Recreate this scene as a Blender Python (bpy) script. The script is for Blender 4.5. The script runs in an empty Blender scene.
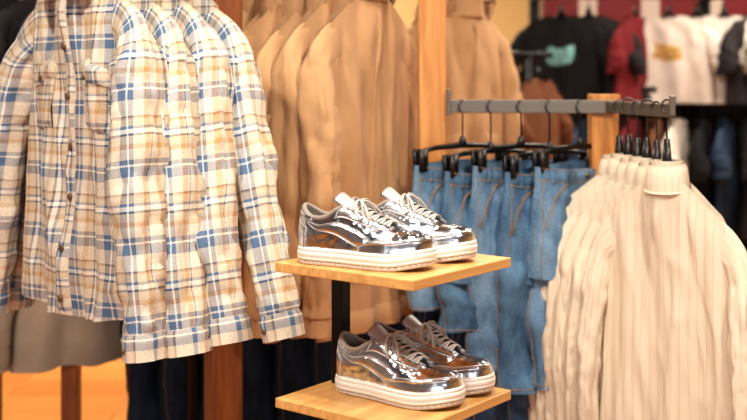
import bpy, bmesh, math, random
from mathutils import Vector, Matrix, noise
random.seed(7)
scene = bpy.context.scene
C = bpy.context.collection
scene.view_settings.view_transform='Standard'
for lk in ('Medium High Contrast','Standard - Medium High Contrast','None'):
    try:
        scene.view_settings.look=lk; break
    except Exception: pass

def lin(r,g,b):
    f=lambda c:(c/255/12.92) if c/255<=0.04045 else ((c/255+0.055)/1.055)**2.4
    return (f(r),f(g),f(b),1)

# ---------------------------------------------------------------- materials
def newmat(name):
    m=bpy.data.materials.new(name); m.use_nodes=True
    nt=m.node_tree; b=nt.nodes['Principled BSDF']
    return m,nt,b
def N(nt,t,**k):
    n=nt.nodes.new(t)
    for a,v in k.items(): setattr(n,a,v)
    return n
def simple(name,col,rough=.6,metal=0,bump=0,bscale=200,var=0,vscale=8,sheen=0):
    m,nt,b=newmat(name)
    b.inputs['Roughness'].default_value=rough; b.inputs['Metallic'].default_value=metal
    b.inputs['Base Color'].default_value=col
    if sheen: b.inputs['Sheen Weight'].default_value=sheen
    tc=N(nt,'ShaderNodeTexCoord')
    if var:
        n=N(nt,'ShaderNodeTexNoise'); n.inputs['Scale'].default_value=vscale; n.inputs['Detail'].default_value=5
        nt.links.new(tc.outputs['Object'],n.inputs['Vector'])
        r=N(nt,'ShaderNodeValToRGB'); r.color_ramp.elements[0].position=.3; r.color_ramp.elements[1].position=.7
        r.color_ramp.elements[0].color=tuple(c*(1-var) for c in col[:3])+(1,)
        r.color_ramp.elements[1].color=tuple(min(1,c*(1+var)) for c in col[:3])+(1,)
        nt.links.new(n.outputs['Fac'],r.inputs['Fac']); nt.links.new(r.outputs['Color'],b.inputs['Base Color'])
    if bump:
        n2=N(nt,'ShaderNodeTexNoise'); n2.inputs['Scale'].default_value=bscale; n2.inputs['Detail'].default_value=3
        nt.links.new(tc.outputs['Object'],n2.inputs['Vector'])
        bp=N(nt,'ShaderNodeBump'); bp.inputs['Strength'].default_value=bump; bp.inputs['Distance'].default_value=.002
        nt.links.new(n2.outputs['Fac'],bp.inputs['Height']); nt.links.new(bp.outputs['Normal'],b.inputs['Normal'])
    return m

def ramp_const(nt,stops):
    r=N(nt,'ShaderNodeValToRGB'); cr=r.color_ramp; cr.interpolation='CONSTANT'
    cr.elements[0].position=stops[0][0]; cr.elements[0].color=stops[0][1]
    cr.elements[1].position=stops[1][0]; cr.elements[1].color=stops[1][1]
    for p,c in stops[2:]:
        e=cr.elements.new(p); e.color=c
    return r
def plaid(name,P=.134):
    m,nt,b=newmat(name)
    uv=N(nt,'ShaderNodeUVMap'); sep=N(nt,'ShaderNodeSeparateXYZ'); nt.links.new(uv.outputs['UV'],sep.inputs[0])
    cream=lin(228,216,198); cream2=lin(212,194,168); blue=lin(92,118,150); navy=lin(56,70,98); gold=lin(200,158,110); white=lin(246,240,230); brown=lin(112,92,80)
    stops=[(0,cream),(.14,blue),(.27,white),(.30,blue),(.36,cream),(.50,gold),(.565,cream2),(.67,navy),(.70,white),(.76,blue),(.80,cream2),(.89,gold),(.91,brown),(.93,cream)]
    outs=[]
    for ax,per,ph in (('X',P,.11),('Y',P*1.12,.37)):
        mu=N(nt,'ShaderNodeMath',operation='MULTIPLY_ADD'); mu.inputs[1].default_value=1/per; mu.inputs[2].default_value=ph+20
        nt.links.new(sep.outputs[ax],mu.inputs[0])
        fr=N(nt,'ShaderNodeMath',operation='FRACT'); nt.links.new(mu.outputs[0],fr.inputs[0])
        r=ramp_const(nt,stops); nt.links.new(fr.outputs[0],r.inputs['Fac']); outs.append(r)
    mx=N(nt,'ShaderNodeMix',data_type='RGBA'); mx.inputs['Factor'].default_value=.5
    nt.links.new(outs[0].outputs['Color'],mx.inputs['A']); nt.links.new(outs[1].outputs['Color'],mx.inputs['B'])
    nz=N(nt,'ShaderNodeTexNoise'); nz.inputs['Scale'].default_value=260; nz.inputs['Detail'].default_value=2
    nt.links.new(uv.outputs['UV'],nz.inputs['Vector'])
    mr=N(nt,'ShaderNodeMapRange'); mr.inputs['To Min'].default_value=.58; mr.inputs['To Max'].default_value=1.20
    nt.links.new(nz.outputs['Fac'],mr.inputs['Value'])
    m2=N(nt,'ShaderNodeMix',data_type='RGBA',blend_type='MULTIPLY'); m2.inputs['Factor'].default_value=1
    nt.links.new(mx.outputs['Result'],m2.inputs['A']); nt.links.new(mr.outputs[0],m2.inputs['B'])
    nt.links.new(m2.outputs['Result'],b.inputs['Base Color'])
    bp=N(nt,'ShaderNodeBump'); bp.inputs['Strength'].default_value=.35; bp.inputs['Distance'].default_value=.002
    nt.links.new(nz.outputs['Fac'],bp.inputs['Height']); nt.links.new(bp.outputs['Normal'],b.inputs['Normal'])
    b.inputs['Roughness'].default_value=.9; b.inputs['Sheen Weight'].default_value=.1
    return m
def ribbed(name,col,per=.022):
    m,nt,b=newmat(name)
    uv=N(nt,'ShaderNodeUVMap'); sep=N(nt,'ShaderNodeSeparateXYZ'); nt.links.new(uv.outputs['UV'],sep.inputs[0])
    mu=N(nt,'ShaderNodeMath',operation='MULTIPLY_ADD'); mu.inputs[1].default_value=1/per; mu.inputs[2].default_value=20
    nt.links.new(sep.outputs['X'],mu.inputs[0])
    fr=N(nt,'ShaderNodeMath',operation='FRACT'); nt.links.new(mu.outputs[0],fr.inputs[0])
    sb=N(nt,'ShaderNodeMath',operation='SUBTRACT'); sb.inputs[1].default_value=.5; nt.links.new(fr.outputs[0],sb.inputs[0])
    ab=N(nt,'ShaderNodeMath',operation='ABSOLUTE'); nt.links.new(sb.outputs[0],ab.inputs[0])
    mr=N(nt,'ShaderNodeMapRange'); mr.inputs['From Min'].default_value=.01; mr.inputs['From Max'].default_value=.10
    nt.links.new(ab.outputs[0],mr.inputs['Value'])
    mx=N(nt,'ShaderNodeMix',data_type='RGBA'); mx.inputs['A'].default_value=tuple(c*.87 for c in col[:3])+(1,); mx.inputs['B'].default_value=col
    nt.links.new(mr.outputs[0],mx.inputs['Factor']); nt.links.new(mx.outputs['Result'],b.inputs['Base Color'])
    nz=N(nt,'ShaderNodeTexNoise'); nz.inputs['Scale'].default_value=300
    nt.links.new(uv.outputs['UV'],nz.inputs['Vector'])
    ad=N(nt,'ShaderNodeMath',operation='MULTIPLY_ADD'); ad.inputs[1].default_value=.5
    nt.links.new(nz.outputs['Fac'],ad.inputs[0]); nt.links.new(mr.outputs[0],ad.inputs[2])
    bp=N(nt,'ShaderNodeBump'); bp.inputs['Strength'].default_value=.4; bp.inputs['Distance'].default_value=.0014
    nt.links.new(ad.outputs[0],bp.inputs['Height']); nt.links.new(bp.outputs['Normal'],b.inputs['Normal'])
    b.inputs['Roughness'].default_value=.95
    return m
def denim(name,dark,light):
    m,nt,b=newmat(name)
    uv=N(nt,'ShaderNodeUVMap'); tc=N(nt,'ShaderNodeTexCoord')
    n=N(nt,'ShaderNodeTexNoise'); n.inputs['Scale'].default_value=7; n.inputs['Detail'].default_value=7; n.inputs['Roughness'].default_value=.7
    mp=N(nt,'ShaderNodeMapping'); mp.inputs['Scale'].default_value=(1.6,1.6,.7)
    nt.links.new(tc.outputs['Object'],mp.inputs['Vector']); nt.links.new(mp.outputs['Vector'],n.inputs['Vector'])
    w=N(nt,'ShaderNodeTexNoise'); w.inputs['Scale'].default_value=330; nt.links.new(uv.outputs['UV'],w.inputs['Vector'])
    ad=N(nt,'ShaderNodeMath',operation='MULTIPLY_ADD'); ad.inputs[1].default_value=.5; nt.links.new(w.outputs['Fac'],ad.inputs[0]); nt.links.new(n.outputs['Fac'],ad.inputs[2])
    r=N(nt,'ShaderNodeValToRGB'); r.color_ramp.elements[0].position=.55; r.color_ramp.elements[1].position=.93
    r.color_ramp.elements[0].color=dark; r.color_ramp.elements[1].color=light
    nt.links.new(ad.outputs[0],r.inputs['Fac']); nt.links.new(r.outputs['Color'],b.inputs['Base Color'])
    bp=N(nt,'ShaderNodeBump'); bp.inputs['Strength'].default_value=.5; bp.inputs['Distance'].default_value=.0015
    nt.links.new(w.outputs['Fac'],bp.inputs['Height']); nt.links.new(bp.outputs['Normal'],b.inputs['Normal'])
    b.inputs['Roughness'].default_value=.85
    return m
def wood(name,c1,c2,axis='Z',rough=.4):
    m,nt,b=newmat(name)
    tc=N(nt,'ShaderNodeTexCoord'); mp=N(nt,'ShaderNodeMapping')
    mp.inputs['Scale'].default_value={'Z':(22,22,1.5),'X':(1.5,22,22),'Y':(22,1.5,22)}[axis]
    nt.links.new(tc.outputs['Object'],mp.inputs['Vector'])
    n=N(nt,'ShaderNodeTexNoise'); n.inputs['Scale'].default_value=2; n.inputs['Detail'].default_value=7; n.inputs['Distortion'].default_value=.8
    nt.links.new(mp.outputs['Vector'],n.inputs['Vector'])
    r=N(nt,'ShaderNodeValToRGB'); r.color_ramp.elements[0].position=.32; r.color_ramp.elements[1].position=.68
    r.color_ramp.elements[0].color=c1; r.color_ramp.elements[1].color=c2
    nt.links.new(n.outputs['Fac'],r.inputs['Fac']); nt.links.new(r.outputs['Color'],b.inputs['Base Color'])
    b.inputs['Roughness'].default_value=rough
    return m
def floor_mat():
    m,nt,b=newmat('wood_floor_planks')
    tc=N(nt,'ShaderNodeTexCoord')
    br=N(nt,'ShaderNodeTexBrick'); br.inputs['Scale'].default_value=1; br.inputs['Brick Width'].default_value=1.2; br.inputs['Row Height'].default_value=.14
    br.inputs['Mortar Size'].default_value=.003; br.inputs['Color1'].default_value=lin(210,138,70); br.inputs['Color2'].default_value=lin(182,112,52); br.inputs['Mortar'].default_value=lin(90,52,24)
    nt.links.new(tc.outputs['Object'],br.inputs['Vector'])
    mp=N(nt,'ShaderNodeMapping'); mp.inputs['Scale'].default_value=(2,25,1); nt.links.new(tc.outputs['Object'],mp.inputs['Vector'])
    n=N(nt,'ShaderNodeTexNoise'); n.inputs['Scale'].default_value=2; n.inputs['Detail'].default_value=6; nt.links.new(mp.outputs['Vector'],n.inputs['Vector'])
    mr=N(nt,'ShaderNodeMapRange'); mr.inputs['To Min'].default_value=.7; mr.inputs['To Max'].default_value=1.25; nt.links.new(n.outputs['Fac'],mr.inputs['Value'])
    mx=N(nt,'ShaderNodeMix',data_type='RGBA',blend_type='MULTIPLY'); mx.inputs['Factor'].default_value=1
    nt.links.new(br.outputs['Color'],mx.inputs['A']); nt.links.new(mr.outputs[0],mx.inputs['B']); nt.links.new(mx.outputs['Result'],b.inputs['Base Color'])
    b.inputs['Roughness'].default_value=.35
    return m
def stripes(name,c1,c2,per=.35):
    m,nt,b=newmat(name)
    tc=N(nt,'ShaderNodeTexCoord'); sep=N(nt,'ShaderNodeSeparateXYZ'); nt.links.new(tc.outputs['Object'],sep.inputs[0])
    mu=N(nt,'ShaderNodeMath',operation='MULTIPLY_ADD'); mu.inputs[1].default_value=1/per; mu.inputs[2].default_value=30; nt.links.new(sep.outputs['X'],mu.inputs[0])
    fr=N(nt,'ShaderNodeMath',operation='FRACT'); nt.links.new(mu.outputs[0],fr.inputs[0])
    r=ramp_const(nt,[(0,c1),(.7,c2)]); nt.links.new(fr.outputs[0],r.inputs['Fac']); nt.links.new(r.outputs['Color'],b.inputs['Base Color'])
    return m
def emis(name,col,s):
    m,nt,b=newmat(name); b.inputs['Emission Color'].default_value=col; b.inputs['Emission Strength'].default_value=s
    return m
def silver(name,rough=.12,c1=(150,160,176),c2=(230,232,236),bs=.6,sc=34):
    m,nt,b=newmat(name)
    b.inputs['Metallic'].default_value=1; b.inputs['Roughness'].default_value=rough
    tc=N(nt,'ShaderNodeTexCoord')
    n=N(nt,'ShaderNodeTexNoise'); n.inputs['Scale'].default_value=sc; n.inputs['Detail'].default_value=4; n.inputs['Distortion'].default_value=.8
    nt.links.new(tc.outputs['Object'],n.inputs['Vector'])
    n2=N(nt,'ShaderNodeTexNoise'); n2.inputs['Scale'].default_value=22; nt.links.new(tc.outputs['Object'],n2.inputs['Vector'])
    r=N(nt,'ShaderNodeValToRGB'); r.color_ramp.elements[0].color=lin(*c1); r.color_ramp.elements[1].color=lin(*c2)
    r.color_ramp.elements[0].position=.35; r.color_ramp.elements[1].position=.65
    nt.links.new(n2.outputs['Fac'],r.inputs['Fac']); nt.links.new(r.outputs['Color'],b.inputs['Base Color'])
    bp=N(nt,'ShaderNodeBump'); bp.inputs['Strength'].default_value=bs; bp.inputs['Distance'].default_value=.006
    nt.links.new(n.outputs['Fac'],bp.inputs['Height']); nt.links.new(bp.outputs['Normal'],b.inputs['Normal'])
    return m

M={}
M['plaid']=plaid('plaid_flannel')
M['tan']=simple('tan_fleece',lin(194,154,114),.95,bump=.5,bscale=160,var=.10,sheen=.1)
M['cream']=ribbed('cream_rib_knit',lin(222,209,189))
M['denim']=denim('mid_blue_denim',lin(34,64,98),lin(100,138,168))
M['denim2']=denim('light_blue_denim',lin(46,82,118),lin(126,158,184))
M['navy']=denim('dark_navy_denim',lin(16,30,48),lin(50,72,98))
M['indigo']=denim('indigo_denim',lin(26,46,72),lin(70,100,134))
M['stitch']=simple('gold_stitching',lin(170,134,90),.7)
M['black']=simple('black_plastic',lin(16,16,18),.35)
M['blackmetal']=simple('black_powder_coat',lin(20,19,20),.45,metal=.3)
M['steel']=simple('brushed_steel_rail',lin(120,112,102),.4,metal=.6)
M['hook']=simple('hanger_hook_steel',lin(90,88,88),.3,metal=1)
M['oak']=wood('oak_post_wood',lin(178,118,60),lin(216,156,92),'Z')
M['shelfwood']=wood('shelf_wood',lin(200,150,90),lin(230,186,122),'X',.35)
M['brownwood']=wood('brown_wood',lin(112,62,32),lin(150,90,50),'Z')
M['silver']=silver('silver_foil_leather',.18,(176,188,206),(240,243,248),.6,36)
M['silver2']=silver('silver_overlay_leather',.22,(206,213,226),(249,250,252),.45,26)
M['tongue']=simple('silver_coated_tongue_fabric',lin(176,174,174),.45,metal=.45,bump=.3,bscale=300)
M['sole']=simple('cream_rubber_sole',lin(240,233,224),.55,bump=.1)
M['outsole']=simple('outsole_rubber',lin(206,188,172),.6)
M['lining']=simple('grey_mesh_lining',lin(150,140,130),.9,bump=.4,bscale=500)
M['lace']=simple('grey_laces',lin(194,188,182),.85,bump=.3,bscale=700)
M['threads']=simple('grey_thread',lin(70,70,74),.7)
M['edge']=simple('cut_leather_edge',lin(214,214,216),.35,metal=.6)
M['button']=simple('brown_button',lin(112,84,66),.3)
M['dark']=simple('black_cotton',lin(20,19,22),.95,var=.2)
M['char']=simple('charcoal_cotton',lin(40,36,38),.95,var=.2)
M['white']=simple('white_cotton',lin(222,210,198),.9,var=.05)
M['red']=simple('maroon_cotton',lin(110,26,32),.9,var=.1)
M['stone']=simple('stone_wool',lin(160,146,130),.95,var=.15)
M['brown']=simple('brown_cotton',lin(112,70,44),.9,var=.1)
M['teal']=simple('teal_print',lin(120,170,170),.8,var=.4,vscale=30)
M['gold']=simple('yellow_print',lin(200,160,96),.8,var=.4,vscale=30)
M['floor']=floor_mat()
M['wall']=simple('warm_beige_wall',lin(216,184,132),.8,bump=.1,bscale=60)
M['frontwall']=simple('grey_shop_wall',lin(160,160,160),.8)
M['darkwall']=simple('dark_wall_panel',lin(30,20,22),.8,var=.1)
M['ceil']=simple('ceiling_paint',lin(132,128,124),.9)
M['stripe']=stripes('maroon_striped_wall',lin(120,18,24),lin(210,186,170))
M['lamp']=emis('lamp_glow',(1,.9,.78,1),12)
M['frame']=simple('added_window_frame_paint',lin(40,40,42),.5)

# ---------------------------------------------------------------- mesh builder
class MB:
    def __init__(s): s.v=[];s.uv=[];s.f=[];s.m=[]
    def grid(s,fn,nu,nv,mat=0):
        b=len(s.v)
        for j in range(nv+1):
            for i in range(nu+1):
                p,uv=fn(i/nu,j/nv); s.v.append(tuple(p)); s.uv.append(uv)
        for j in range(nv):
            for i in range(nu):
                a=b+j*(nu+1)+i; s.f.append((a,a+1,a+nu+2,a+nu+1)); s.m.append(mat)
    def box(s,c,sz,mat=0,rz=0,bev=0):
        b=len(s.v); R=Matrix.Rotation(rz,3,'Z'); c=Vector(c)
        for x in(-.5,.5):
            for y in(-.5,.5):
                for z in(-.5,.5):
                    s.v.append(tuple(c+R@Vector((x*sz[0],y*sz[1],z*sz[2])))); s.uv.append((x*sz[0],z*sz[2]))
        for f in((0,1,3,2),(4,6,7,5),(0,4,5,1),(2,3,7,6),(0,2,6,4),(1,5,7,3)):
            s.f.append(tuple(b+i for i in f)); s.m.append(mat)
    def tube(s,path,r,mat=0,n=8,flat=1,closed=False,cap=True):
        P=[Vector(p) for p in path]; b=len(s.v); K=len(P); up=Vector((0,0,1)); prev=None
        for k,p in enumerate(P):
            t=(P[min(k+1,K-1)]-P[max(k-1,0)]).normalized()
            if prev is None:
                a=t.cross(up)
                if a.length<.05: a=t.cross(Vector((0,1,0)))
            else: a=prev-t*prev.dot(t)
            a.normalize(); prev=a; c=a.cross(t)
            rr=r[k] if isinstance(r,(list,tuple)) else r
            for i in range(n):
                th=2*math.pi*i/n
                s.v.append(tuple(p+a*math.cos(th)*rr+c*math.sin(th)*rr*flat)); s.uv.append((i/n*rr*6,k*.02))
        for k in range(K-1):
            for i in range(n):
                i2=(i+1)%n
                s.f.append((b+k*n+i,b+k*n+i2,b+(k+1)*n+i2,b+(k+1)*n+i)); s.m.append(mat)
        if cap:
            s.f.append(tuple(b+i for i in range(n))); s.m.append(mat)
            s.f.append(tuple(b+(K-1)*n+i for i in range(n))); s.m.append(mat)
    def disc(s,c,r,nrm,th,mat=0,n=12):
        c=Vector(c); nrm=Vector(nrm).normalized()
        s.tube([c-nrm*th/2,c+nrm*th/2],r,mat,n)
    def obj(s,name,mats,parent=None,smooth=True,weld=.0004,solid=0,bevel=0,mo=0,loc=None,rz=0,auto=None):
        me=bpy.data.meshes.new(name); bm=bmesh.new(); uvl=bm.loops.layers.uv.new('UVMap')
        vs=[bm.verts.new(v) for v in s.v]
        for f,mi in zip(s.f,s.m):
            try: fc=bm.faces.new([vs[i] for i in f])
            except ValueError: continue
            fc.material_index=mi; fc.smooth=smooth
            for l,i in zip(fc.loops,f): l[uvl].uv=s.uv[i]
        if weld: bmesh.ops.remove_doubles(bm,verts=bm.verts,dist=weld)
        bmesh.ops.recalc_face_normals(bm,faces=bm.faces)
        bm.to_mesh(me); bm.free()
        for m in mats: me.materials.append(M[m])
        o=bpy.data.objects.new(name,me); C.objects.link(o)
        if parent: o.parent=parent
        if loc: o.location=loc
        o.rotation_euler[2]=rz
        if solid:
            md=o.modifiers.new('s','SOLIDIFY'); md.thickness=solid; md.offset=-1; md.material_offset=mo; md.material_offset_rim=0
        if bevel:
            md=o.modifiers.new('b','BEVEL'); md.width=bevel; md.segments=2; md.limit_method='ANGLE'
        return o
def empty(name,loc=(0,0,0),rz=0,parent=None):
    o=bpy.data.objects.new(name,None); C.objects.link(o); o.location=loc; o.rotation_euler[2]=rz; o.empty_display_size=.05
    if parent:o.parent=parent
    return o
def ss(a,b,x):
    t=max(0,min(1,(x-a)/(b-a))); return t*t*(3-2*t)
def nz(x,y,z): return noise.noise(Vector((x,y,z)))
def ridge(x,y,z):
    return (1-min(1,abs(nz(x,y,z))*2.6))**2

# ---------------------------------------------------------------- garments
def hanger(par,hookh,half=.19,drop=.06,body=True,z0=.015,neck=0):
    h=MB()
    if body:
        pts=[]
        for i in range(-8,9):
            x=i/8*half; pts.append((x,0,z0-.012-drop*1.05*abs(i/8)**1.15-.022*abs(i/8)+neck*max(0,1-abs(i/3))))
        h.tube(pts,[.006+.003*abs(i/8) for i in range(-8,9)],0,8,1.2)
    h.tube([(0,0,z0-.02),(0,0,z0+.035+neck)],[.020,.008],0,8,.6)
    hp=[(0,0,z0+.02),(0,0,hookh-.02)]
    for a in range(0,8):
        th=math.pi*(-.35+a/7*1.25); hp.append((-.016*math.cos(th)*1.0+0.0,0,hookh-.003+.017*math.sin(th)))
    h.tube(hp,.0024,1,6)
    return h.obj('hanger',['black','hook'],par)

def garment(name,loc,dirx,mat,L=.7,sw=.22,hw=.25,dp=.05,drop=.055,sl=.6,spread=.03,kind='shirt',seed=0,
            res=1.0,hook=.1,foldA=.012,slb=.055,sla=.05,fwd=-.01,nd=.02,wr=1.0,freq=9,prnt=None,parent=None,neckw=.07,swg=.02,swr=None,hneck=0,rb0=.016):
    rz=math.atan2(dirx[1],dirx[0]); g=MB(); nw=neckw; swr=wr if swr is None else swr
    def ztop(x,side):
        ax=abs(x)
        if ax<nw: return -nd*(1-(ax/nw)**2)*(1.0 if side<0 else .1)
        k=(ax-nw)/(sw-nw); return -drop*k-.03*ss(.75,1.05,k)
    def T(u,v,side,off=0):
        W=sw+(hw-sw)*ss(0,1,v)+.008*nz(seed,v*3,u*2)
        x=u*W; zt=ztop(u*sw,side)
        hem=-L+(.02*abs(u)**2 if kind=='shirt' else 0)+.008*nz(u*3,seed,1)
        z=zt*(1-v)+hem*v
        nm=max(0,1-abs(u*sw)/nw)**.5 if abs(u*sw)<nw else 0
        d0=.016+.022*nm
        d=(d0+(dp-d0)*ss(0,.35,v))*max(0,1-abs(u)**2.6)**.5
        edge=max(0,1-abs(u)**6)
        fold=foldA*(.25+v)*math.sin(freq*u+seed*1.7+2.5*nz(v*1.5,seed,u))*edge
        dg=u*2.2+v*1.5
        w=wr*(.018*nz(u*3.2+seed,side*2,v*1.6+seed)+.008*nz(u*9+seed,side,v*5-u*4)+.009*side*ridge(u*3.4+seed,seed+side,v*1.3)+.006*side*ridge(dg+seed,side*3,(v-u)*3.2))*edge*ss(0,.12,v)
        y=side*d+fold*ss(.05,.3,v)+w+side*off
        return Vector((x,y,z))
    nu=max(10,int(54*res)); nv=max(10,int(58*res))
    for side in(-1,1):
        g.grid(lambda a,b:(lambda p:(p,(p.x+side*.013,p.z)))(T(a*2-1,b,side)),nu,nv,0)
    swing=[random.uniform(-swg,swg),random.uniform(-swg,swg)]
    for si,sg in enumerate((-1,1)):
        P0=Vector((sw-.06,0,-drop*.75-.058)); P1=Vector((sw+.018,0,-drop-.06)); P2=Vector((sw+.02+spread*.28,fwd*.3,-drop-.2)); P3=Vector((sw+spread+swing[si]*.6,fwd+swing[si],-sl+swing[1-si]*.3))
        sd=seed*3.1+sg*5; Mid=(P1+P2)/2
        def path(t):
            if t<.22:
                q=t/.22; return P0*(1-q)**2+P1*2*q*(1-q)+Mid*q*q
            q=(t-.22)/.78
            bow=Vector((.008*math.sin(math.pi*q),-.012*math.sin(math.pi*q),0))
            return Mid.lerp(P3,q)+bow
        def S(a,t,off=0):
            p=path(t); p2=path(min(1,t+.02)); p1=path(max(0,t-.02)); tg=(p2-p1).normalized()
            n=Vector((tg.z,0,-tg.x)); n=-n if n.x<0 else n
            ra=(.055+(sla-.055)*ss(0,.2,t))*(1-.32*t); rb=(rb0+(slb-rb0)*ss(0,.34,t))*(1-.25*t)
            th=2*math.pi*a; cx,sx=math.cos(th),math.sin(th)
            dd=swr*(.010*nz(cx*1.3+sd,sx*1.3,t*4)+.007*nz(cx*2+sd,sx*2,t*12+cx*2)
                 +.013*ridge(cx*1.6+sd,sx*1.6,t*2.0)-.009*ridge(cx*1.1+sd*2,sx*1.1,t*8.5+cx*1.5))*ss(.05,.22,t)*(1 if t<.92 else .35)
            p=p+n*cx*(ra+dd+off)+Vector((0,1,0))*sx*(rb+dd+off)
            p+=Vector((0,.012*nz(sd,t*2.5,3),0))*t
            return Vector((p.x*sg,p.y,p.z))
        sl_len=sl-drop
        te=.94 if kind in('shirt','hoodie') else 1
        ns=max(10,int(30*res)); nl=max(10,int(70*res))
        g.grid(lambda a,b:(S(a,b*te),(a*.30+sg*.3,-b*te*sl_len+.07)),ns,nl,0)
        if kind in('shirt','hoodie'):
            g.grid(lambda a,b:(S(a,te-.01+b*(.07),(.005*math.sin(min(1,b*6)*1.57)) if kind=='shirt' else -.004),(a*.24+.04,-b*.06)),ns,5,0)
        g.grid(lambda a,b:(S(a,1-.05*b,-.006-.01*b),(a*.2,b*.05)),ns,2,0)
        if kind=='shirt':
            p=S(.75,.97,.008); g.disc(p,.006,(0,-1,0),.003,1,10)
    mats=[mat,'button']+([prnt] if prnt else [])
    def patch(u0,u1,v0,v1,off,m=0,side=-1,nx=8,nyy=10,uo=.0,point=0):
        def f(a,b):
            u=u0+(u1-u0)*a; v=v0+(v1-v0)*b
            if point: v+=point*(1-abs(a*2-1))*b
            e=0 if (a in(0,1) or b in(0,1)) else 1
            p=T(u,v,side,off*e-.001*(1-e)); return p,(p.x+uo,p.z+uo)
        g.grid(f,nx,nyy,m)
    if prnt: patch(-.36,.36,.30,.50,.003,m=2,nx=6,nyy=6)
    if kind=='shirt':
        patch(-.07,.07,.012,.995,.005,nx=6,nyy=56,uo=.03)
        for i in range(7):
            p=T(0,.05+i*.15,-1,.008); g.disc(p,.0085,(0,-1,0),.004,1,12)
        for sg in(-1,1):
            patch(min(sg*.24,sg*.74),max(sg*.24,sg*.74),.27,.45,.007,uo=.05,nx=12,nyy=12,point=.015)
            patch(min(sg*.22,sg*.76),max(sg*.22,sg*.76),.25,.305,.013,uo=.02,nx=12,nyy=5,point=.02)
            p=T(sg*.49,.302,-1,.017); g.disc(p,.006,(0,-1,0),.003,1,10)
        def col(a,b):
            th=-math.pi/2+(.05+.90*a)*2*math.pi
            fr=abs(a*2-1)**3; q=0
            if b<.4:
                q=b/.4; r=1.0; z=-.012-.012*fr+q*(.042)
            else:
                q=(b-.4)/.6; r=1.0+.06+.5*q*(1+.6*fr); z=.030-.012*fr-q*(.046+.034*fr)
            return Vector((nw*.95*r*math.cos(th),.042*r*math.sin(th)-.02*fr*q*(b>.4),z)),(a*.4,b*.09)
        g.grid(col,40,10,0)
    elif kind=='sweater':
        def nk(a,b):
            th=2*math.pi*a; r=1.04+.05*math.sin(b*math.pi)-.14*b
            zz=-.016*(1-math.sin(th))*.5-.014+b*.068
            rr=r if b<.85 else r-.05
            return Vector((nw*1.0*rr*math.cos(th),.040*rr*math.sin(th),zz)),(a*.4,b*.05)
        g.grid(nk,36,10,0)
        g.tube([Vector((nw*1.05*math.cos(t/24*2*math.pi),.043*math.sin(t/24*2*math.pi),-.016*(1-math.sin(t/24*2*math.pi))*.5-.012)) for t in range(25)],.003,0,6)
        g.grid(lambda a,b:(Vector((nw*.80*math.cos(2*math.pi*a)*(1-.05*b),.030*math.sin(2*math.pi*a),.052-b*.05)),(a*.4,b*.05)),24,2,0)
    elif kind=='hoodie':
        def hd(a,b):
            th=math.pi*a; q=b
            x=.10*math.cos(th)*(1+.35*math.sin(q*3.1)); y=-.03+.075*math.sin(th)*(1+.6*math.sin(q*3.1)); z=.045-.20*q*math.sin(th)**.6+.02*math.sin(q*6)
            return Vector((x,y+.012*nz(a*4,b*3,seed),z)),(a*.3,b*.2)
        g.grid(hd,24,12,0)
        def hn(a,b):
            th=2*math.pi*a; return Vector((.082*math.cos(th)*(1-.1*b),.046*math.sin(th),-.02+b*.07)),(a*.4,b*.07)
        g.grid(hn,28,5,0)
        patch(-.03,.03,.02,.99,.004,nx=4,nyy=36)
        for sg in(-1,1):
            patch(min(sg*.2,sg*.75),max(sg*.2,sg*.75),.62,.86,.008,nx=8,nyy=8)
        for side in(-1,1):
            patch(-.97,.97,.93,1.0,.006,side=side,nx=30,nyy=4)
    elif kind=='tee':
        g.grid(lambda a,b:(Vector((.074*math.cos(2*math.pi*a),.040*math.sin(2*math.pi*a),-.012+.014*b-.012*(1-math.sin(2*math.pi*a)))),(a,b)),20,2,0)
    o=g.obj(name,mats,loc=loc,rz=rz,weld=.0006,parent=parent)
    hanger(o,hook,half=sw-.035,drop=drop,neck=hneck)
    return o

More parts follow.
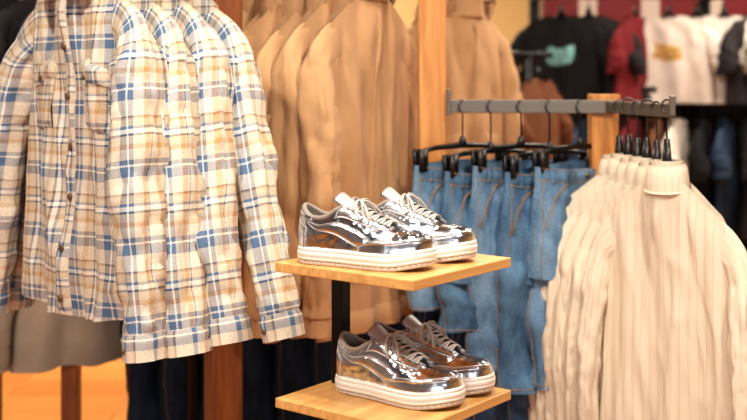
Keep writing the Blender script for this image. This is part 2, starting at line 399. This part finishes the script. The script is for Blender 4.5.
def jeans(name,loc,dirx,mat,L=.95,seed=0,hook=.15,waist=.18,hip=.225,wr=1.4,parent=None,hangcol='black'):
    rz=math.atan2(dirx[1],dirx[0]); g=MB()
    def H(u,v,side,off=0):
        W=waist+(hip-waist)*ss(0,.8,v); d=(.022+.035*ss(0,.7,v))*max(0,1-abs(u)**3)**.5
        z=-.30*v+.008*(side>0)*(1-abs(u))-.012*(side<0)*(1-u*u)
        y=side*d+(.012*nz(u*2.5+seed,v*2,side)+.006*nz(u*7,v*8+seed,side)+side*.010*ridge(u*2.2+seed,v*2.5-u,side)*ss(.1,.4,v))*wr*max(0,1-abs(u)**6)+side*off+.014*math.sin(4*u+seed)*(.4+v)*(1-abs(u)**6)
        return Vector((u*W,y,z))
    for side in(-1,1):
        g.grid(lambda a,b:(lambda p:(p,(p.x+side,p.z)))(H(a*2-1,b,side)),36,24,0)
    def patch(u0,u1,v0,v1,off,m=0,side=-1,nx=8,ny=8,pt=0,sl=0):
        def f(a,b):
            e=0 if(a in(0,1)or b in(0,1))else 1
            u=u0+(u1-u0)*a; v=v0+(v1-v0)*b+pt*(1-abs(2*a-1))*b
            p=H(u,v,side,off*e-.001*(1-e)); return p,(p.x,p.z)
        g.grid(f,nx,ny,m)
    for side in(-1,1):
        patch(-1,1,0,.13,.004,side=side,nx=36,ny=4)
        for u in(-.75,-.35,.35,.75): patch(u-.03,u+.03,-.01,.16,.008,side=side,nx=3,ny=4)
    for sg in(-1,1):
        a,b=sorted((sg*.25,sg*.82)); patch(a,b,.28,.72,.005,side=1,pt=.06)
        for o2 in(0,.03):
            g.tube([H(sg*(.42+o2+.45*math.sin(t/10*1.57)),.14+.42*(1-math.cos(t/10*1.57)),-1,.003) for t in range(11)],.0009,1,5)
            g.tube([H(sg*(.25+o2*.3),.28+t/8*.44,1,.006) for t in range(9)],.0009,1,5)
        g.tube([H(sg*.93,t/10,-1,.004) for t in range(1,11)],.0009,1,5)
    for v in(.012,.122): 
        for side in(-1,1): g.tube([H(-.96+1.92*t/30,v,side,.0048) for t in range(31)],.0009,1,5)
    g.tube([H(.02,.14+.06*t,-1,.003) for t in range(12)],.0010,1,5)
    g.tube([H(.12-.1*ss(7,11,t),.14+.058*t,-1,.003) for t in range(12)],.0009,1,5)
    g.disc(H(.02,.065,-1,.008),.008,(0,-1,0),.005,2,12)
    patch(.45,.8,.02,.12,.008,m=3,side=1,nx=4,ny=3)
    for sg in(-1,1):
        def Lg(a,t,off=0):
            th=2*math.pi*a; top=-.24; z=top+(-L-top)*t
            cx=hip*.5*(1-.12*t*L); ra=hip*.49*(1-.22*t*L)+off; rb=.05*(1-.1*t)+off
            n1=(.012*nz(math.cos(th)+seed+sg,math.sin(th),t*4*L)+.006*nz(math.cos(th)*2,math.sin(th)*2+seed,t*11*L)+.012*ridge(math.cos(th)*1.3+seed*2,math.sin(th),t*2*L))*wr*ss(0,.12,t)
            return Vector((sg*(cx+(ra+n1)*math.cos(th)),(rb+n1)*math.sin(th)+.01*math.sin(t*3+seed)*ss(0,.2,t),z)),(a*.5,z)
        g.grid(lambda a,b:Lg(a,b),30,34,0)
        g.grid(lambda a,b:Lg(a,1-.05*b,-.004-.006*b),30,2,0)
        g.tube([Lg(0,t/20,.002)[0] for t in range(21)],.0009,1,5)
        g.tube([Lg(t/26,.965,.002)[0] for t in range(27)],.0009,1,5)
    o=g.obj(name,[mat,'stitch','steel','brown'],loc=loc,rz=rz,weld=.0005,parent=parent)
    h=MB(); hw=waist-.01
    h.tube([(-hw,0,.035),(-hw*.6,0,.045),(0,0,.05),(hw*.6,0,.045),(hw,0,.035)],[.007,.009,.011,.009,.007],0,8,.8)
    for sg in(-1,1):
        h.box((sg*hw*.93,-.014,.012),(.026,.010,.06),0); h.box((sg*hw*.93,.014,.012),(.026,.010,.06),0); h.box((sg*hw*.93,0,.036),(.02,.03,.014),0)
    h.tube([(0,0,.045),(0,0,.075)],[.014,.007],0)
    hp=[(0,0,.07),(0,0,hook-.02)]
    for a in range(8):
        th=math.pi*(-.35+a/7*1.25); hp.append((-.016*math.cos(th),0,hook-.003+.017*math.sin(th)))
    h.tube(hp,.0024,1,6)
    h.obj('hanger',['black','hook'],o)
    return o

# ---------------------------------------------------------------- sneakers
KEYS=[
(0.00,(.143,.000),(.146,.000,.062),(.108,.000,.067)),
(0.08,(.137,.022),(.138,.024,.063),(.104,.001,.068)),
(0.17,(.117,.040),(.116,.042,.067),(.094,.002,.071)),
(0.27,(.080,.050),(.082,.050,.072),(.075,.005,.076)),
(0.34,(.050,.052),(.052,.052,.080),(.058,.015,.083)),
(0.43,(.015,.048),(.018,.050,.090),(.030,.020,.095)),
(0.52,(-.015,.042),(-.012,.046,.096),(.003,.023,.109)),
(0.60,(-.042,.038),(-.038,.046,.096),(-.022,.026,.120)),
(0.67,(-.065,.037),(-.062,.047,.086),(-.044,.031,.116)),
(0.76,(-.090,.036),(-.090,.045,.074),(-.074,.035,.098)),
(0.86,(-.116,.032),(-.118,.039,.074),(-.104,.030,.097)),
(0.94,(-.135,.018),(-.140,.021,.076),(-.126,.018,.110)),
(1.00,(-.142,.000),(-.149,.000,.078),(-.134,.000,.117))]
def cr(s,idx):
    K=KEYS; n=len(K); i=0
    while i<n-2 and s>K[i+1][0]: i+=1
    s0,s1=K[i][0],K[i+1][0]; t=(s-s0)/(s1-s0)
    def g(j):
        if j<0: v=K[1][idx]; return (v[0],-v[1])+tuple(v[2:])
        if j>=n: v=K[n-2][idx]; return (v[0],-v[1])+tuple(v[2:])
        return K[j][idx]
    a,b,c,d=g(i-1),g(i),g(i+1),g(i+2)
    return [.5*((2*b[k])+(-a[k]+c[k])*t+(2*a[k]-5*b[k]+4*c[k]-d[k])*t*t+(-a[k]+3*b[k]-3*c[k]+d[k])*t**3) for k in range(len(b))]
SZ=.033
def spring(x): return .010*ss(.07,.15,x)
def shp(s,t,off=0):
    def raw(s,t):
        b=cr(s,1); c=cr(s,2); T=cr(s,3); B=Vector((b[0],b[1],SZ-.004)); Cc=Vector(c); Tt=Vector(T)
        return B*(1-t)**2+Cc*2*t*(1-t)+Tt*t*t
    p=raw(s,t)
    if off:
        e=.01; s1,s2=max(0,s-e),min(1,s+e); t1,t2=max(0,t-e),min(1,t+e)
        n=(raw(s2,t)-raw(s1,t)).cross(raw(s,t2)-raw(s,t1))
        if n.length>1e-9:
            n.normalize(); ctr=Vector((max(-.1,min(.1,p.x)),0,.045))
            if n.dot(p-ctr)<0: n=-n
            p=p+n*off
    return p
def fin(p,sg,foot):
    return Vector((p.x,p.y*sg+foot*(.30*p.x*p.x*(1 if p.x>0 else .0)),p.z+spring(p.x)))
def sneaker(loc,dirx,foot=1):
    e=empty('sneaker',loc,math.atan2(dirx[1],dirx[0]))
    up=MB()
    def crease(a,b):
        return .0022*nz(a*22,b*5,3+foot)*ss(.15,.3,a)*(1-ss(.6,.8,a))+.0012*nz(a*9,b*9,foot)
    for sg in(-1,1):
        up.grid(lambda a,b:(fin(shp(a,b,crease(a,b) if 0<b<1 and 0<a<1 else 0),sg,foot),(a*.3,b*.1)),96,20,0)
    up.obj('upper',['silver','lining'],e,solid=.004,mo=1,weld=.0008)
    ov=MB()
    def panel(s0,s1,lo,hi,off,m,ns=34,nt=9):
        for sg in(-1,1):
            def f(a,b):
                s=s0+(s1-s0)*a; l,h=lo(a),hi(a); t=l+(h-l)*b
                ed=(b==0 or b==1 or (a==0 and s0>0) or (a==1 and s1<1))
                return fin(shp(s,t,-.0008 if ed else off+.0006*nz(s*16,t*6,foot+sg)),sg,foot),(a,b)
            ov.grid(f,ns,nt,m)
            def pt(a,b,o):
                s=s0+(s1-s0)*a; l,h=lo(a),hi(a); return fin(shp(s,l+(h-l)*b,o),sg,foot)
            for bb in ((.97,.80) if lo(.5)<.1 else (.97,.03,.84,.18)):
                edge=bb in(.97,.03)
                ov.tube([pt(k/ns,bb,off-.0004 if edge else off+.0003) for k in range(ns+1)],.0010 if edge else .0006,3 if edge else 1,5)
            for aa in ([.02] if s0>0 else [])+([.98] if s1<1 else []):
                ov.tube([pt(aa,k/8,off-.0003) for k in range(9)],.0010,3,5)
    panel(0,.46,lambda a:0.0,lambda a:.52-.05*math.sin(a*3.1)-.34*a**3,.0030,0)
    panel(.30,.66,lambda a:.70-.06*math.sin(a*3.1),lambda a:.985,.0034,0)
    panel(.86,1,lambda a:0.0,lambda a:.60+.2*a,.0032,0,18)
    panel(.84,1,lambda a:.86-.06*a,lambda a:1.0,.0044,0,18)
    for sg in(-1,1):
        def st(a,b):
            s=.40+.46*a; return s,min(.95,.26+.54*a**1.6+(b-.5)*(.30*(1-a)**.6+.05)*min(1,a*6+.3))
        def f(a,b):
            s,t=st(a,b); ed=b in(0,1) or a in(0,1)
            return fin(shp(s,t,-.0005 if ed else .0044),sg,foot),(a,b)
        ov.grid(f,30,6,0)
        for bb in(.04,.96):
            ov.tube([fin(shp(*st(k/24,bb),.0034),sg,foot) for k in range(25)],.0009,3,5)
        for i in range(7):
            s=.335+i*.042; p=fin(shp(s,.90,.0034),sg,foot); q=fin(shp(s,.90,.007),sg,foot)
            ov.disc(p,.0032,q-p,.002,1,10)
    for i in range(4):
        for t in (.64,.74,.84,.93):
            for sg in(-1,1):
                s=.02+.055*i; p=fin(shp(s,t,.0006),sg,foot); q=fin(shp(s,t,.003),sg,foot)
                ov.disc(p,.0012,q-p,.0008,1,8)
    rim=[fin(shp(s/40*.36+.64,1),1,foot) for s in range(41)]+[fin(shp(1-s/40*.36,1),-1,foot) for s in range(1,41)]
    ov.tube(rim,.0048,2,8)
    ov.obj('overlays',['silver2','threads','lining','edge'],e,weld=.0004)
    tg=MB()
    prof=[(.066,.072),(.045,.083),(.020,.097),(-.005,.112),(-.026,.125),(-.042,.137),(-.052,.146)]
    def tf(a,b,o):
        k=b*(len(prof)-1); i=min(int(k),len(prof)-2); q=k-i
        x=prof[i][0]*(1-q)+prof[i+1][0]*q; z=prof[i][1]*(1-q)+prof[i+1][1]*q
        w=.014+.016*b; u=a*2-1
        th=.0045*math.sqrt(max(0,1-abs(u)**4))*math.sqrt(max(0,1-b**8))
        return fin(Vector((x+o*th*.55-.004*u*u*b,u*w,z+o*th*.8-.014*u*u)),1,foot),(a,b)
    tg.grid(lambda a,b:tf(a,b,1),14,26,0); tg.grid(lambda a,b:tf(a,b,-1),14,26,1)
    tg.obj('tongue',['tongue','lining'],e,weld=.0005)
    lc=MB()
    for i in range(7):
        s=.335+i*.042
        A=fin(shp(s,.90,.0045),1,foot); B=fin(shp(s,.90,.0045),-1,foot)
        s2=min(.63,s+.024); A2=fin(shp(s2,.90,.0045),1,foot); B2=fin(shp(s2,.90,.0045),-1,foot)
        for P,Q,h in((A,B2,.013),(B,A2,.010)):
            mid=(P+Q)/2+Vector((.002,0,h)); pts=[]
            for k in range(11):
                t=k/10; pts.append(P*(1-t)**2+mid*2*t*(1-t)+Q*t*t)
            lc.tube(pts,.0042,0,8,.38)
    kn=fin(Vector((-.012,0,.1275)),1,foot)
    for sg in(-1,1):
        loop=[(0,0,0),(.004,.012,.006),(.006,.026,.004),(.009,.038,-.008),(.014,.044,-.022),(.020,.042,-.030),(.024,.035,-.026),(.020,.026,-.012),(.012,.014,-.001),(.003,.004,.001)]
        pts=[]
        for k in range(len(loop)-1):
            for q in(0,.5):
                a_,b_=Vector(loop[k]),Vector(loop[k+1]); v=a_.lerp(b_,q); pts.append(kn+Vector((v.x,v.y*sg,v.z)))
        lc.tube(pts,.0030,0,8,.5)
        tail=[(0,0,0),(.010,.010,.003),(.024,.022,-.006),(.034,.031,-.022),(.038,.036,-.040)]
        lc.tube([kn+Vector((a_[0],a_[1]*sg,a_[2])) for a_ in tail],.0028,0,8,.6)
    lc.tube([kn+Vector((0,-.006,0)),kn,kn+Vector((0,.006,0))],[.0035,.006,.0035],0,8)
    lc.obj('laces',['lace'],e,weld=0)
    so=MB()
    rows=[(-.004,.0,1),(.0035,.0005,1),(.006,.003,1),(.0062,.0075,1),(.0040,.0088,1),(.0066,.0100,0),(.0076,.0150,0),(.0062,.0165,0),(.0078,.0180,0),(.0076,.024,0),(.0068,.0265,0),(.0045,.0278,0),(.0066,.0295,0),(.0050,.0340,0),(.0015,.0355,0),(-.003,.035,0)]
    ns=240
    def bo(k,off):
        a=k/ns; s,sg=(a*2,1) if a<=.5 else (2-a*2,-1)
        e1=.008; b0=cr(max(0,s-e1),1); b1=cr(min(1,s+e1),1); b=cr(s,1)
        if s<e1: nn=Vector((1,0))
        elif s>1-e1: nn=Vector((-1,0))
        else:
            tt=Vector((b1[0]-b0[0],b1[1]-b0[1])); nn=Vector((-tt.y,tt.x)).normalized()
            if nn.dot(Vector((b[0]-max(-.1,min(.1,b[0])),b[1])))<0: nn=-nn
        return b[0]+nn.x*off,(b[1]+nn.y*off)*sg
    base=len(so.v)
    for off,z,mm in rows:
        for k in range(ns):
            tooth=.0018*(1 if (k//2)%2 else 0) if (mm and .002<z<.009) else 0
            x,y=bo(k,off-tooth)
            so.v.append(tuple(fin(Vector((x,y,z)),1,foot))); so.uv.append((k/ns,z))
    for j in range(len(rows)-1):
        for k in range(ns):
            k2=(k+1)%ns; so.f.append((base+j*ns+k,base+j*ns+k2,base+(j+1)*ns+k2,base+(j+1)*ns+k)); so.m.append(0 if rows[j][2]==0 else 1)
    so.f.append(tuple(base+k for k in range(ns))); so.m.append(1)
    so.f.append(tuple(base+(len(rows)-1)*ns+k for k in range(ns))); so.m.append(0)
    so.obj('sole',['sole','outsole'],e,weld=0)
    return e

# ================================================================ ROOM
def roombox(name,c,s,mat): 
    b=MB(); b.box((0,0,0),s); return b.obj(name,[mat],loc=c,smooth=False,weld=0)
roombox('floor',(0,3,-.05),(10.4,12.4,.1),'floor')
roombox('ceiling',(0,3,3.25),(10.4,12.4,.1),'ceil')
roombox('wall_back',(0,9.1,1.6),(10.2,.1,3.2),'wall')
roombox('wall_left',(-5.15,3,1.6),(.1,12.2,3.2),'frontwall')
roombox('wall_right',(5.15,3,1.6),(.1,12.2,3.2),'wall')
wf=MB()
wf.box((-3.7,0,1.6),(2.8,.1,3.2)); wf.box((3.7,0,1.6),(2.8,.1,3.2)); wf.box((0,0,3.0),(4.6,.1,.4)); wf.box((0,0,.2),(4.6,.1,.4))  # wall pieces leave an added opening so cool world light enters
wf.obj('wall_front',['frontwall'],loc=(0,-3.1,0),smooth=False,weld=0)
wn=MB()
for x in(-2.28,-.76,.76,2.28): wn.box((x,0,1.6),(.06,.08,2.4))
for z in(.42,2.78): wn.box((0,0,z),(4.6,.08,.06))
wn.obj('added_window_1',['frame'],loc=(0,-3.1,0),smooth=False,weld=0)  # unseen window added behind the camera for cool light and silver reflections

def clight(x,y,e,size=.5,col=(1,.90,.77)):
    b=MB(); b.tube([(0,0,0),(0,0,.10)],.12,0,24); b.tube([(0,0,-.004),(0,0,0)],.10,1,24)
    o=b.obj('ceiling_light',['blackmetal','lamp'],loc=(x,y,3.09),smooth=False,weld=0)
    l=bpy.data.lights.new('lamp','AREA'); l.shape='DISK'; l.size=size; l.energy=e; l.color=col
    lo=bpy.data.objects.new('lamp',l); C.objects.link(lo); lo.parent=o; lo.location=(0,0,-.03)
    return lo
clight(-1.1,1.1,60,.2); clight(1.0,1.2,46,.2); clight(0,1.6,21,.18)
clight(.3,2.7,12,.25)
clight(-1.6,3.9,18); clight(1.6,4.4,36); clight(-2.6,6.3,110); clight(.4,6.8,75,col=(1,.84,.6)); clight(2.8,5.0,55); clight(-.8,7.6,55)

# ================================================================ PLAID SHIRTS RACK
pr=MB()
post=(-.405,3.03); c0=(-.69,2.64); dv=Vector((post[0]-c0[0],post[1]-c0[1],0)).normalized()
pr.box((post[0],post[1],.98),(.085,.085,1.96),0,.4)
st=Vector((c0[0],c0[1],1.91))-dv*.12; en=Vector((post[0],post[1],1.91))
pr.tube([st,en],.012,1,10)
pr.box((post[0],post[1],.02),(.4,.4,.04),0,.4)
pr.obj('clothing_rack',['brownwood','blackmetal'],smooth=False,weld=0,bevel=.004)
for k in range(4):
    c=Vector((c0[0],c0[1],0))+dv*(.090*k)
    a=math.radians(-44+random.uniform(-2,2)+k*1.5)
    garment('plaid_shirt',(c.x,c.y,1.805-.008*(k%2)),(math.cos(a),math.sin(a)),'plaid',L=.80,sw=.215,hw=.255,dp=.024,drop=.08,
            sl=.84-.006*k,spread=.12+.048*k,seed=k*1.37+.3,hook=.105,foldA=.014,slb=.066,sla=.052,fwd=-.045,wr=1.2,swr=1.1,neckw=.085,swg=.015)

# ================================================================ TAN HOODIES
hr=MB(); hd=Vector((-.89,.45,0)); hc=Vector((-.015,3.14,0)); hz=1.895
hr.tube([hc-hd*.1+Vector((0,0,hz)),hc+hd*.62+Vector((0,0,hz))],.012,0,10)
pe=hc+hd*.60; hr.tube([(pe.x,pe.y,0),(pe.x,pe.y,hz)],.014,0,10)
pe2=hc-hd*.09; hr.tube([(pe2.x,pe2.y+.0,hz),(pe2.x,pe2.y,2.25)],.010,0,10)
hr.tube([(pe2.x,pe2.y,2.25),(.17,3.27,2.25)],.010,0,10)
hr.box((pe.x,pe.y,.01),(.35,.35,.02),0)
hr.obj('clothing_rack',['blackmetal'],weld=0)
for k in range(5):
    c=hc+hd*(.085*k)
    a=math.radians(58+random.uniform(-3,3))
    garment('tan_hoodie',(c.x,c.y,1.785+random.uniform(-.01,.01)),(math.cos(a),math.sin(a)),'tan',L=.93,sw=.225,hw=.25,dp=.018,drop=.11,sl=.90,spread=.05,
            kind='hoodie',seed=k*2.1+.7,hook=.108,foldA=.013,slb=.056,sla=.046,fwd=0.0,wr=.9,swr=1.0)

# ================================================================ JEANS / SWEATER RACK
rk=MB(); rz_=1.475
P1=(.170,3.27); P2=(.655,3.20)
rk.box((P1[0],P1[1],1.25),(.078,.07,2.5),0)
rk.box((P2[0],P2[1],.755),(.08,.07,1.51),0)
rk.box((P1[0],P1[1],.02),(.3,.5,.04),0); rk.box((P2[0],P2[1],.02),(.3,.5,.04),0)
d=Vector((P2[0]-P1[0],P2[1]-P1[1],0)); an=math.atan2(d.y,d.x)
fy=-.05
rk.box(((P1[0]+P2[0])/2+.03,(P1[1]+P2[1])/2+fy,rz_),(d.length-.02,.012,.038),1,an)
rk.box((P1[0]+.045,P1[1]+fy,rz_+.012),(.010,.03,.075),1)
rk.box(((P1[0]+P2[0])/2,(P1[1]+P2[1])/2+fy+.09,1.10),(d.length,.012,.03),1,an)
A=Vector((P2[0],P2[1]+fy,rz_)); B=Vector((.728,2.74,rz_)); dd=B-A
rk.box((A+B)/2,(dd.length,.012,.034),1,math.atan2(dd.y,dd.x))
rk.box((B.x,B.y,rz_+.012),(.014,.014,.05),1)
rk.obj('clothing_rack',['oak','steel'],smooth=False,weld=0,bevel=.002)
dn=d.normalized()
for k,(t,ang_,mt,LL) in enumerate([(.085,36,'denim2',.40),(.165,38,'denim',.44),(.25,34,'denim2',.56),(.33,38,'denim',.60),(.415,36,'denim2',.60)]):
    x=P1[0]+dn.x*t; y=P1[1]+fy+dn.y*t
    a=math.radians(ang_)
    jeans('denim_shorts',(x,y,1.315+(-.015 if k%2 else .0)),(math.cos(a),math.sin(a)),mt,L=LL,seed=k*1.9,hook=.163+(.015 if k%2 else .0),waist=.175,hip=.20)
for k,(t,ang_) in enumerate([(.10,40),(.19,36),(.29,40),(.39,38),(.46,40)]):
    x=P1[0]+dn.x*t; y=P1[1]+fy+.09+dn.y*t; a=math.radians(ang_)
    jeans('jeans',(x,y,.95),(math.cos(a),math.sin(a)),'indigo' if k%2 else 'navy',L=.85,seed=k*2.3+1,hook=.153)
ad=(A-B).normalized()
for k in range(6):
    c=B+ad*(.03+.060*k)
    a=math.radians(-46+k*6.0+random.uniform(-.6,.6))
    garment('ribbed_sweater',(c.x,c.y,1.300-.006*(k%2)),(math.cos(a),math.sin(a)),'cream',L=.72,sw=.172,hw=.20,dp=.014,drop=.095,
            sl=.70,spread=.05,kind='sweater',seed=k*.6+2,hook=.188,foldA=.009,slb=.036,sla=.034,fwd=-.012,wr=.55,swr=.6,swg=.008,hneck=.055,neckw=.055,rb0=.008)

# ================================================================ DISPLAY STAND + SNEAKERS
F=Vector((.0737,2.10,0)); e1=Vector((-.786,.618,0)); e2=Vector((.618,.786,0)); S=.352
ctr=F+e1*S/2+e2*S/2; ang=math.atan2(e2.y,e2.x)
ds=empty('display_stand',(ctr.x,ctr.y,0),ang)
for nm,z in(('shelf_upper',1.175),('shelf_lower',.895)):
    b=MB(); b.box((0,0,0),(S,S,.020)); b.obj(nm,['shelfwood'],ds,smooth=False,weld=0,bevel=.002,loc=(0,0,z-.010))
b=MB(); b.box((0,S/2-.03,.58),(.030,.030,1.15)); b.box((0,.02,.01),(.34,.34,.02))
b.box((0,S/2-.12,1.15),(.03,.2,.008)); b.box((0,S/2-.12,.868),(.03,.2,.008))
b.obj('post',['blackmetal'],ds,smooth=False,weld=0,bevel=.002)
sneaker((-.018,2.272,1.175),(.91,-.41),1)
sneaker((.078,2.385,1.175),(.90,-.44),-1)
sneaker((.048,2.315,.895),(.83,-.56),1)
sneaker((.122,2.415,.895),(.86,-.51),-1)

# ================================================================ BACKGROUND
def rack(x0,x1,y,z,name='clothing_rack',legs=True,mat='blackmetal',inset=.0):
    r=MB(); r.tube([(x0,y,z),(x1,y,z)],.014,0,8)
    if legs:
        for x in(x0+inset,x1-inset):
            r.tube([(x,y,0),(x,y,z)],.014,0,8); r.tube([(x,y-.25,.015),(x,y+.25,.015)],.014,0,8)
    else:
        for x in(x0,x1): r.tube([(x,y,z),(x,y,3.2)],.008,0,8)
    r.obj(name,[mat],weld=0)
def fill(x0,x1,y,z,mats,names,step=.09,L=.6,kind='tee',a0=60,sl=.3,sw=.2,prn=None):
    root=empty('row_of_hanging_clothes',(0,0,0))
    x=x0+.06; i=0
    while x<x1-.04:
        a=math.radians(a0+random.uniform(-8,8)); j=i%len(mats)
        garment(names[j],(x,y,z-.10),(math.cos(a),math.sin(a)),mats[j],L=L,sw=sw,hw=sw+.03,dp=.035,sl=sl,kind=kind,seed=i*1.7+x,res=.35,hook=.103,spread=.06,
                prnt=(prn[i%len(prn)] if prn else None),parent=root)
        x+=step; i+=1
rb=MB()
for x in(.85,1.75,2.65):
    rb.box((x,5.95,1.05),(.05,.05,2.1),0)
for z in(1.98,1.46,1.50): rb.box((1.75,5.75,z),(1.85,.03,.03),0)
for x in(.85,1.75,2.65):
    for z in(1.98,1.46): rb.box((x,5.85,z),(.03,.22,.03),0)
rb.box((2.3,5.85,2.01),(.7,.4,.03),1)
rb.obj('wall_rack',['blackmetal','oak'],smooth=False,weld=0)
fill(.90,1.26,5.75,1.98,['dark','char','dark'],['black_tshirt']*3,L=.5,a0=-30,step=.14,prn=['teal',None,None])
fill(1.28,1.47,5.75,1.98,['red','char'],['maroon_tshirt','grey_tshirt'],L=.45,a0=60,step=.10)
fill(1.45,1.84,5.75,1.98,['white','white','white'],['white_tshirt']*3,L=.45,a0=-25,step=.14,prn=['gold',None,'teal'])
fill(1.88,2.6,5.75,1.98,['char','stone','dark','brown'],['grey_tshirt','stone_tshirt','black_tshirt','brown_tshirt'],L=.45,a0=40,step=.12)
fill(.9,2.6,5.75,1.46,['dark','navy','char','red','brown','white'],['black_tshirt','navy_tshirt','grey_tshirt','maroon_tshirt','brown_tshirt','white_tshirt'],L=.6,a0=65,step=.12)
b=MB(); b.box((0,0,0),(3.4,.08,3.2)); b.obj('wall_partition',['darkwall'],loc=(2.65,6.35,1.6),smooth=False,weld=0)
b=MB(); b.box((0,0,0),(3.4,.02,1.3)); b.obj('trim_1',['stripe'],loc=(2.65,6.295,2.35),smooth=False,weld=0)
rack(.22,.52,4.1,1.90,legs=False)
fill(.19,.42,4.1,1.90,['tan'],['tan_hoodie'],kind='hoodie',L=.7,a0=50,sl=.65,sw=.18,step=.09)
rack(.50,.78,4.9,1.66,inset=.10)
fill(.48,.80,4.9,1.66,['char','dark','brown'],['grey_tshirt','black_tshirt','brown_tshirt'],a0=60,L=.62,step=.09)
rack(-1.5,-.35,4.5,1.98)
fill(-1.5,-.3,4.5,1.98,['dark','char','navy'],['black_tshirt','grey_tshirt','navy_tshirt'],a0=60,L=.8,step=.12)
rack(-.78,.35,3.85,1.22)
x=-.70;i=0
tr=empty('row_of_hanging_trousers')
while x<.33:
    a=math.radians(60+random.uniform(-8,8)); jeans('jeans',(x,3.85,1.07),(math.cos(a),math.sin(a)),'navy',L=.9,seed=i,hook=.15,parent=tr); x+=.125; i+=1
rr=MB()
for x in(-1.75,-1.0): rr.box((x,3.72,.67),(.055,.055,1.34),0)
rr.box((-1.375,3.72,1.34),(.85,.04,.04),0)
for x in(-1.75,-1.0): rr.box((x,3.72,.02),(.055,.5,.04),0)
rr.obj('clothing_rack',['brownwood'],smooth=False,weld=0,bevel=.003)
fill(-1.75,-.92,3.72,1.335,['stone','white','stone','char'],['stone_jumper','white_jumper','stone_jumper','grey_jumper'],kind='sweater',L=.62,a0=40,sl=.6,step=.12)
rack(-3.2,-1.5,7.2,1.5)
fill(-3.2,-1.5,7.2,1.5,['dark','char','brown','navy'],['black_tshirt','grey_tshirt','brown_tshirt','navy_tshirt'],a0=60,L=.8,step=.14)

# ================================================================ CAMERA
cam=bpy.data.cameras.new('camera'); co=bpy.data.objects.new('camera',cam); C.objects.link(co)
co.location=(0,0,1.55); co.rotation_euler=(math.radians(90),0,0)
cam.sensor_width=36; cam.lens=54.2; cam.shift_y=-.174
cam.dof.use_dof=True; cam.dof.focus_distance=2.42; cam.dof.aperture_fstop=2.3
scene.camera=co
w=bpy.data.worlds.new('world'); scene.world=w; w.use_nodes=True
w.node_tree.nodes['Background'].inputs[0].default_value=(.84,.91,1,1); w.node_tree.nodes['Background'].inputs[1].default_value=2.3
